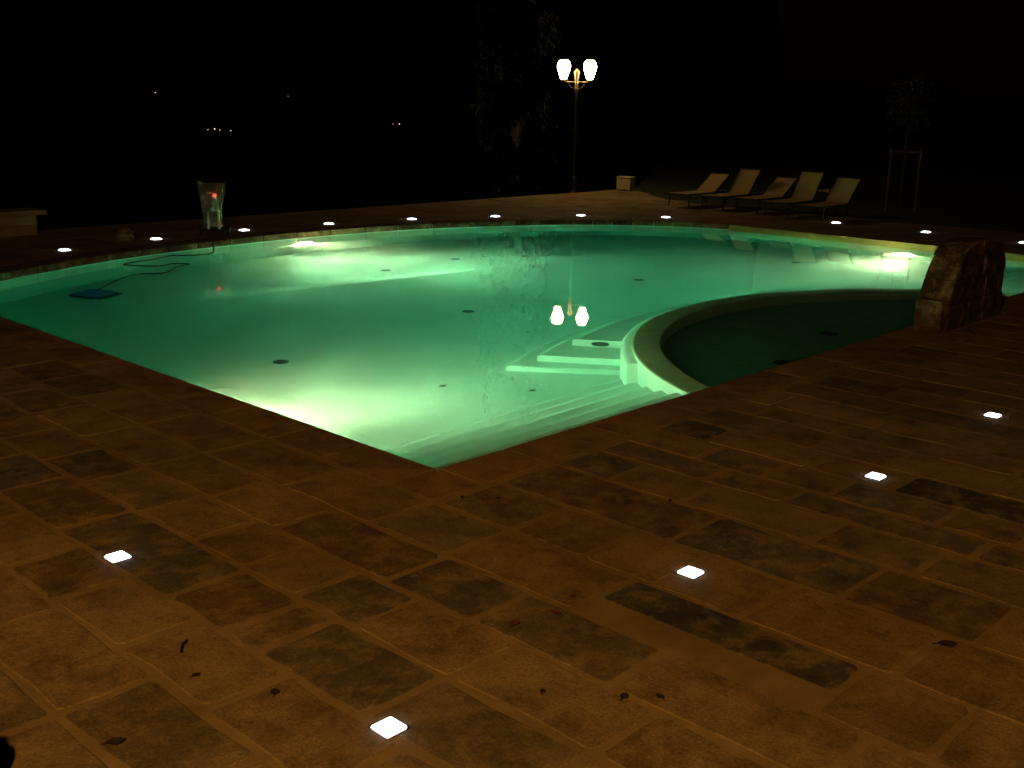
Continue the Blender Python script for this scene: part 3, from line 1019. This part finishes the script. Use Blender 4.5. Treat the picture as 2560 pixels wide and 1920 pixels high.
hp = MB()
NU, NV = 22, 12
for j in range(NV + 1):
    ph = pi * j / NV
    for i in range(NU):
        a = 2 * pi * i / NU
        d = Vector((sin(ph) * cos(a), sin(ph) * sin(a), cos(ph)))
        r = .13 + .05 * noise.noise(d * 2.2 + Vector((5, 1, 2))) + .03 * abs(noise.noise(d * 6))
        hp.v.append((d.x * r, d.y * r * .8, max(.0, .10 + d.z * r * .85)))
for j in range(NV):
    for i in range(NU):
        k2 = (i + 1) % NU
        hp.f.append((j * NU + i, j * NU + k2, (j + 1) * NU + k2, (j + 1) * NU + i))
o = hp.build('crumpled_bag', M['pale'], loc=(3.86, 11.55, .002))
tag(o, 'crumpled pale bag lying on the paving left of the trolley', 'bag')

# ------------------------------------------------------------------ young tree between stakes
sf = empty('tree_stakes', (19.9, 6.17, -.03), atan2(-.46, .62))
tag(sf, 'two thin wooden stakes joined by a crossbar beside the last lounger', 'stakes')
for s in (-1, 1):
    MB().tube([(s * .36, 0, -.2), (s * .36, 0, 1.42)], .028, 8).build('stake', M['wood'], sf)
MB().bar((-.42, 0.03, 1.34), (.42, 0.03, 1.34), .02, .06).build('crossbar', M['wood'], sf)

def leaf_crown(name, parent, n, fn, size, m, axis=None):
    mb = MB()
    for _ in range(n):
        p, s = fn()
        a = Vector((random.uniform(-1, 1), random.uniform(-1, 1), random.uniform(-1, 1))).normalized()
        b = a.orthogonal().normalized()
        c = a.cross(b)
        L_ = size * random.uniform(.6, 1.4) * s; W_ = L_ * .55
        p = Vector(p)
        if axis is not None:
            od = Vector((p[0] - axis[0], p[1] - axis[1], .35 + p[2] * 0)) + rnd_ball() * .5
            if od.length > 1e-3:
                a = od.normalized(); b = (b - a * b.dot(a)).normalized(); c = a.cross(b)
        mb.add([p - b * L_, p + c * W_ + a * L_ * .15, p + b * L_, p - c * W_ + a * L_ * .15], [(0, 1, 2, 3)])
    o = mb.build(name, m, parent)
    # soft foliage shading: one common upward normal
    nv = Vector((-.30, -.62, .72)).normalized()
    o.data.normals_split_custom_set_from_vertices([tuple(nv)] * len(o.data.vertices))
    return o

def rnd_ball():
    while True:
        v = Vector((random.uniform(-1, 1), random.uniform(-1, 1), random.uniform(-1, 1)))
        if v.length < 1: return v

yt = empty('young_tree', (19.92, 6.20, -.03))
tag(yt, 'slender young tree tied between two wooden stakes', 'tree')
MB().tube([(0, 0, -.1), (.01, .01, .7), (-.01, 0, 1.5), (.02, .01, 2.3)], .03, 8, .012).build('trunk', M['bark'], yt)
leaf_crown('crown', yt, 700, lambda: (Vector((0, 0, 2.4)) + Vector((rnd_ball().x * .5, rnd_ball().y * .5, rnd_ball().z * .7)), 1), .05, M['leaf'])

# ------------------------------------------------------------------ tall poplar behind the terrace
def poplar(x, y, h, wmax, label, name='poplar_tree', nclump=120, seed=3):
    random.seed(seed)
    zb = ter(x, y)
    root = empty(name, (x, y, zb))
    tag(root, label, 'tree')
    trunk = MB().tube([(0, 0, -.3), (.06, .03, h * .3), (-.05, .06, h * .6), (.03, 0, h * .95)], .22, 10, .03)
    trunk.build('trunk', M['bark'], root)
    lim = MB()
    clumps = []
    for i in range(nclump):
        t = random.uniform(.10, 1.0)
        a = random.uniform(0, 2 * pi)
        prof = min(1, t / .22) * (1 - max(0, (t - .45) / .55) ** 1.6 * .85)
        r = wmax * prof * random.uniform(.35, 1.0)
        c = Vector((cos(a) * r, sin(a) * r, h * t))
        clumps.append((c, random.uniform(.28, .55) * (.6 + .4 * prof)))
        if i % 3 == 0:
            z0 = max(.3, h * t - r * 1.6 - .4)
            lim.tube([(0, 0, z0), (c.x * .5, c.y * .5, z0 + (c.z - z0) * .6), tuple(c)], .035, 5, .008)
    lim.build('branches', M['bark'], root)
    def fn():
        c, r = random.choice(clumps)
        v = rnd_ball()
        return c + Vector((v.x * r, v.y * r, v.z * r * 1.5)), 1
    leaf_crown('crown', root, nclump * 140, fn, .11, M['leaf'], (0, 0))
poplar(19.6, 18.1, 12.5, 1.0, 'tall narrow poplar faintly lit beside the lamp post')

# ------------------------------------------------------------------ distant lights in the valley
for i, (dx, dy, sl, dist, lab) in enumerate((
        (.520, .952, .0033, 700, 'tiny far light on the dark hill, the highest and leftmost'),
        (.5475, .911, -.0267, 420, 'tiny far light at the left of the low cluster above the trolley'),
        (.5520, .907, -.0262, 420, 'tiny far light in the middle of the low cluster above the trolley'),
        (.5555, .904, -.0270, 420, 'tiny far light near the right of the low cluster above the trolley'),
        (.5619, .896, -.0274, 420, 'tiny far light standing apart at the right end of the low cluster'),
        (.6650, .7895, -.0201, 430, 'tiny far light left of the poplar, the dimmer of two'),
        (.6705, .7870, -.0201, 430, 'tiny far light left of the poplar, the brighter of two'),
        (.6035, .864, .0021, 700, 'tiny faint far light high on the dark hill, midway to the poplar'))):
    l = hypot(dx, dy)
    px, py = CAM.x + dx / l * dist, CAM.y + dy / l * dist
    pz = CAM.z + sl * dist
    o = empty('distant_lamp', (px, py, pz))
    tag(o, lab, 'light', 'far lights in the valley')
    r = (.16, .13, .24, .13, .16, .10, .20, .08)[i] * dist / 420
    MB().lathe([(r * .3, -r * .6), (r, -r * .2), (r, r * .3), (r * .3, r * .6)], 8).build('bulb', M['city'], o)
    MB().tube([(0, 0, -r * .6), (0, 0, -7)], .10, 6).build('post', M['iron'], o)

# ------------------------------------------------------------------ leaves and crumbs on the paving
def leaf(x, y, z, size, m, label, rz_, name='fallen_leaf', curl=.35):
    size *= .85
    N = 5
    vs, fs = [], []
    for i in range(N + 1):
        u = i / N
        wd_ = size * .34 * sin(pi * min(1, max(.03, u))) ** .8 + .001
        zz = curl * size * .25 * (2 * u - 1) ** 2
        for s in (-1, 0, 1):
            vs.append(((u - .5) * size, s * wd_, .003 + zz + abs(s) * curl * wd_ * .5))
    for i in range(N):
        for k_ in range(2):
            a = i * 3 + k_
            fs.append((a, a + 3, a + 4, a + 1))
    b = MB().add(vs, fs)
    st_ = MB().tube([(-size * .5, 0, .004 + curl * size * .25), (-size * .8, size * .06, .004)], .0016, 5)
    b.add(st_.v, st_.f)
    o = b.build(name, m, loc=(x, y, z), rot=(0, 0, rz_))
    tag(o, label, 'leaf', 'dry leaves fallen round the pool')
leaf(-1.19, -1.81, .004, .075, M['redleaf'], 'reddish dry leaf on the paving, left one of a close pair', .4)
leaf(-.98, -1.87, .004, .065, M['redleaf'], 'reddish dry leaf on the paving, right one of a close pair', 1.5)
leaf(-.79, -1.81, .004, .045, M['redleaf'], 'small curled reddish leaf on a joint left of the second inset light', .2)
leaf(-2.88, -1.45, .004, .080, M['darkleaf'], 'dark curled leaf in the bottom left foreground', -.3)
leaf(-2.28, -1.56, .004, .060, M['darkleaf'], 'dark curled leaf left of the nearest inset light', .9)
leaf(-2.43, -1.23, .004, .045, M['darkleaf'], 'tiny dark leaf below the left inset light', .1)
leaf(-1.33, -2.54, .004, .055, M['darkleaf'], 'dark leaf right of the nearest inset light, left of two', .3)
leaf(-1.23, -2.64, .004, .050, M['darkleaf'], 'dark leaf right of the nearest inset light, right of two', 1.2)
leaf(-1.53, -2.29, .004, .035, M['darkleaf'], 'tiny dark leaf just right of the nearest inset light', .6)
leaf(-.25, -.49, .004, .045, M['darkleaf'], 'black crumb of leaf below the pool corner, left of two', .8)
leaf(-.11, -.65, .004, .040, M['darkleaf'], 'black crumb of leaf below the pool corner, right of two', .1)
leaf(.59, -1.37, .004, .045, M['darkleaf'], 'small dark leaf on a joint in the paving right of the pool corner', .5)
leaf(.01, -3.26, .004, .10, M['darkleaf'], 'long dark leaf in the bottom right foreground', -.75)
tw = MB().tube([(-.06, 0, .006), (0, .006, .012), (.05, -.004, .006)], .004, 5)
o = tw.build('fallen_twig', M['darkleaf'], loc=(-2.34, -.98, .004), rot=(0, 0, .85))
tag(o, 'short dark twig on the paving right of the left inset light', 'twig')
for x, y, s, r_, lab in ((2.68, 2.86, .11, .2, 'dark leaf lying on the pool floor near the bottom of the steps'),
                     (5.02, 3.90, .07, .9, 'small dark leaf on the pool floor beside the curved steps'),
                     (3.22, 2.15, .10, -.2, 'dark leaf on the pool floor in front of the lowest curved step')):
    leaf(x, y, floor_z(x, y) + .004, s, M['darkleaf'], lab, r_)

# black rounded thing at the bottom left corner
bd = MB()
NU, NV = 24, 14
for j in range(NV + 1):
    ph = pi * j / NV
    for i in range(NU):
        a = 2 * pi * i / NU
        d = Vector((sin(ph) * cos(a), sin(ph) * sin(a), cos(ph)))
        r = 1 + .12 * noise.noise(d * 2.3)
        bd.v.append((d.x * .17 * r, d.y * .14 * r, max(0, .10 + d.z * .15 * r)))
for j in range(NV):
    for i in range(NU):
        k2 = (i + 1) % NU
        bd.f.append((j * NU + i, j * NU + k2, (j + 1) * NU + k2, (j + 1) * NU + i))
o = bd.build('black_bag', M['bundle'], smooth=True, loc=(-3.45, -1.37, .002))
tag(o, 'black rounded bag cut off at the bottom left corner', 'bag')
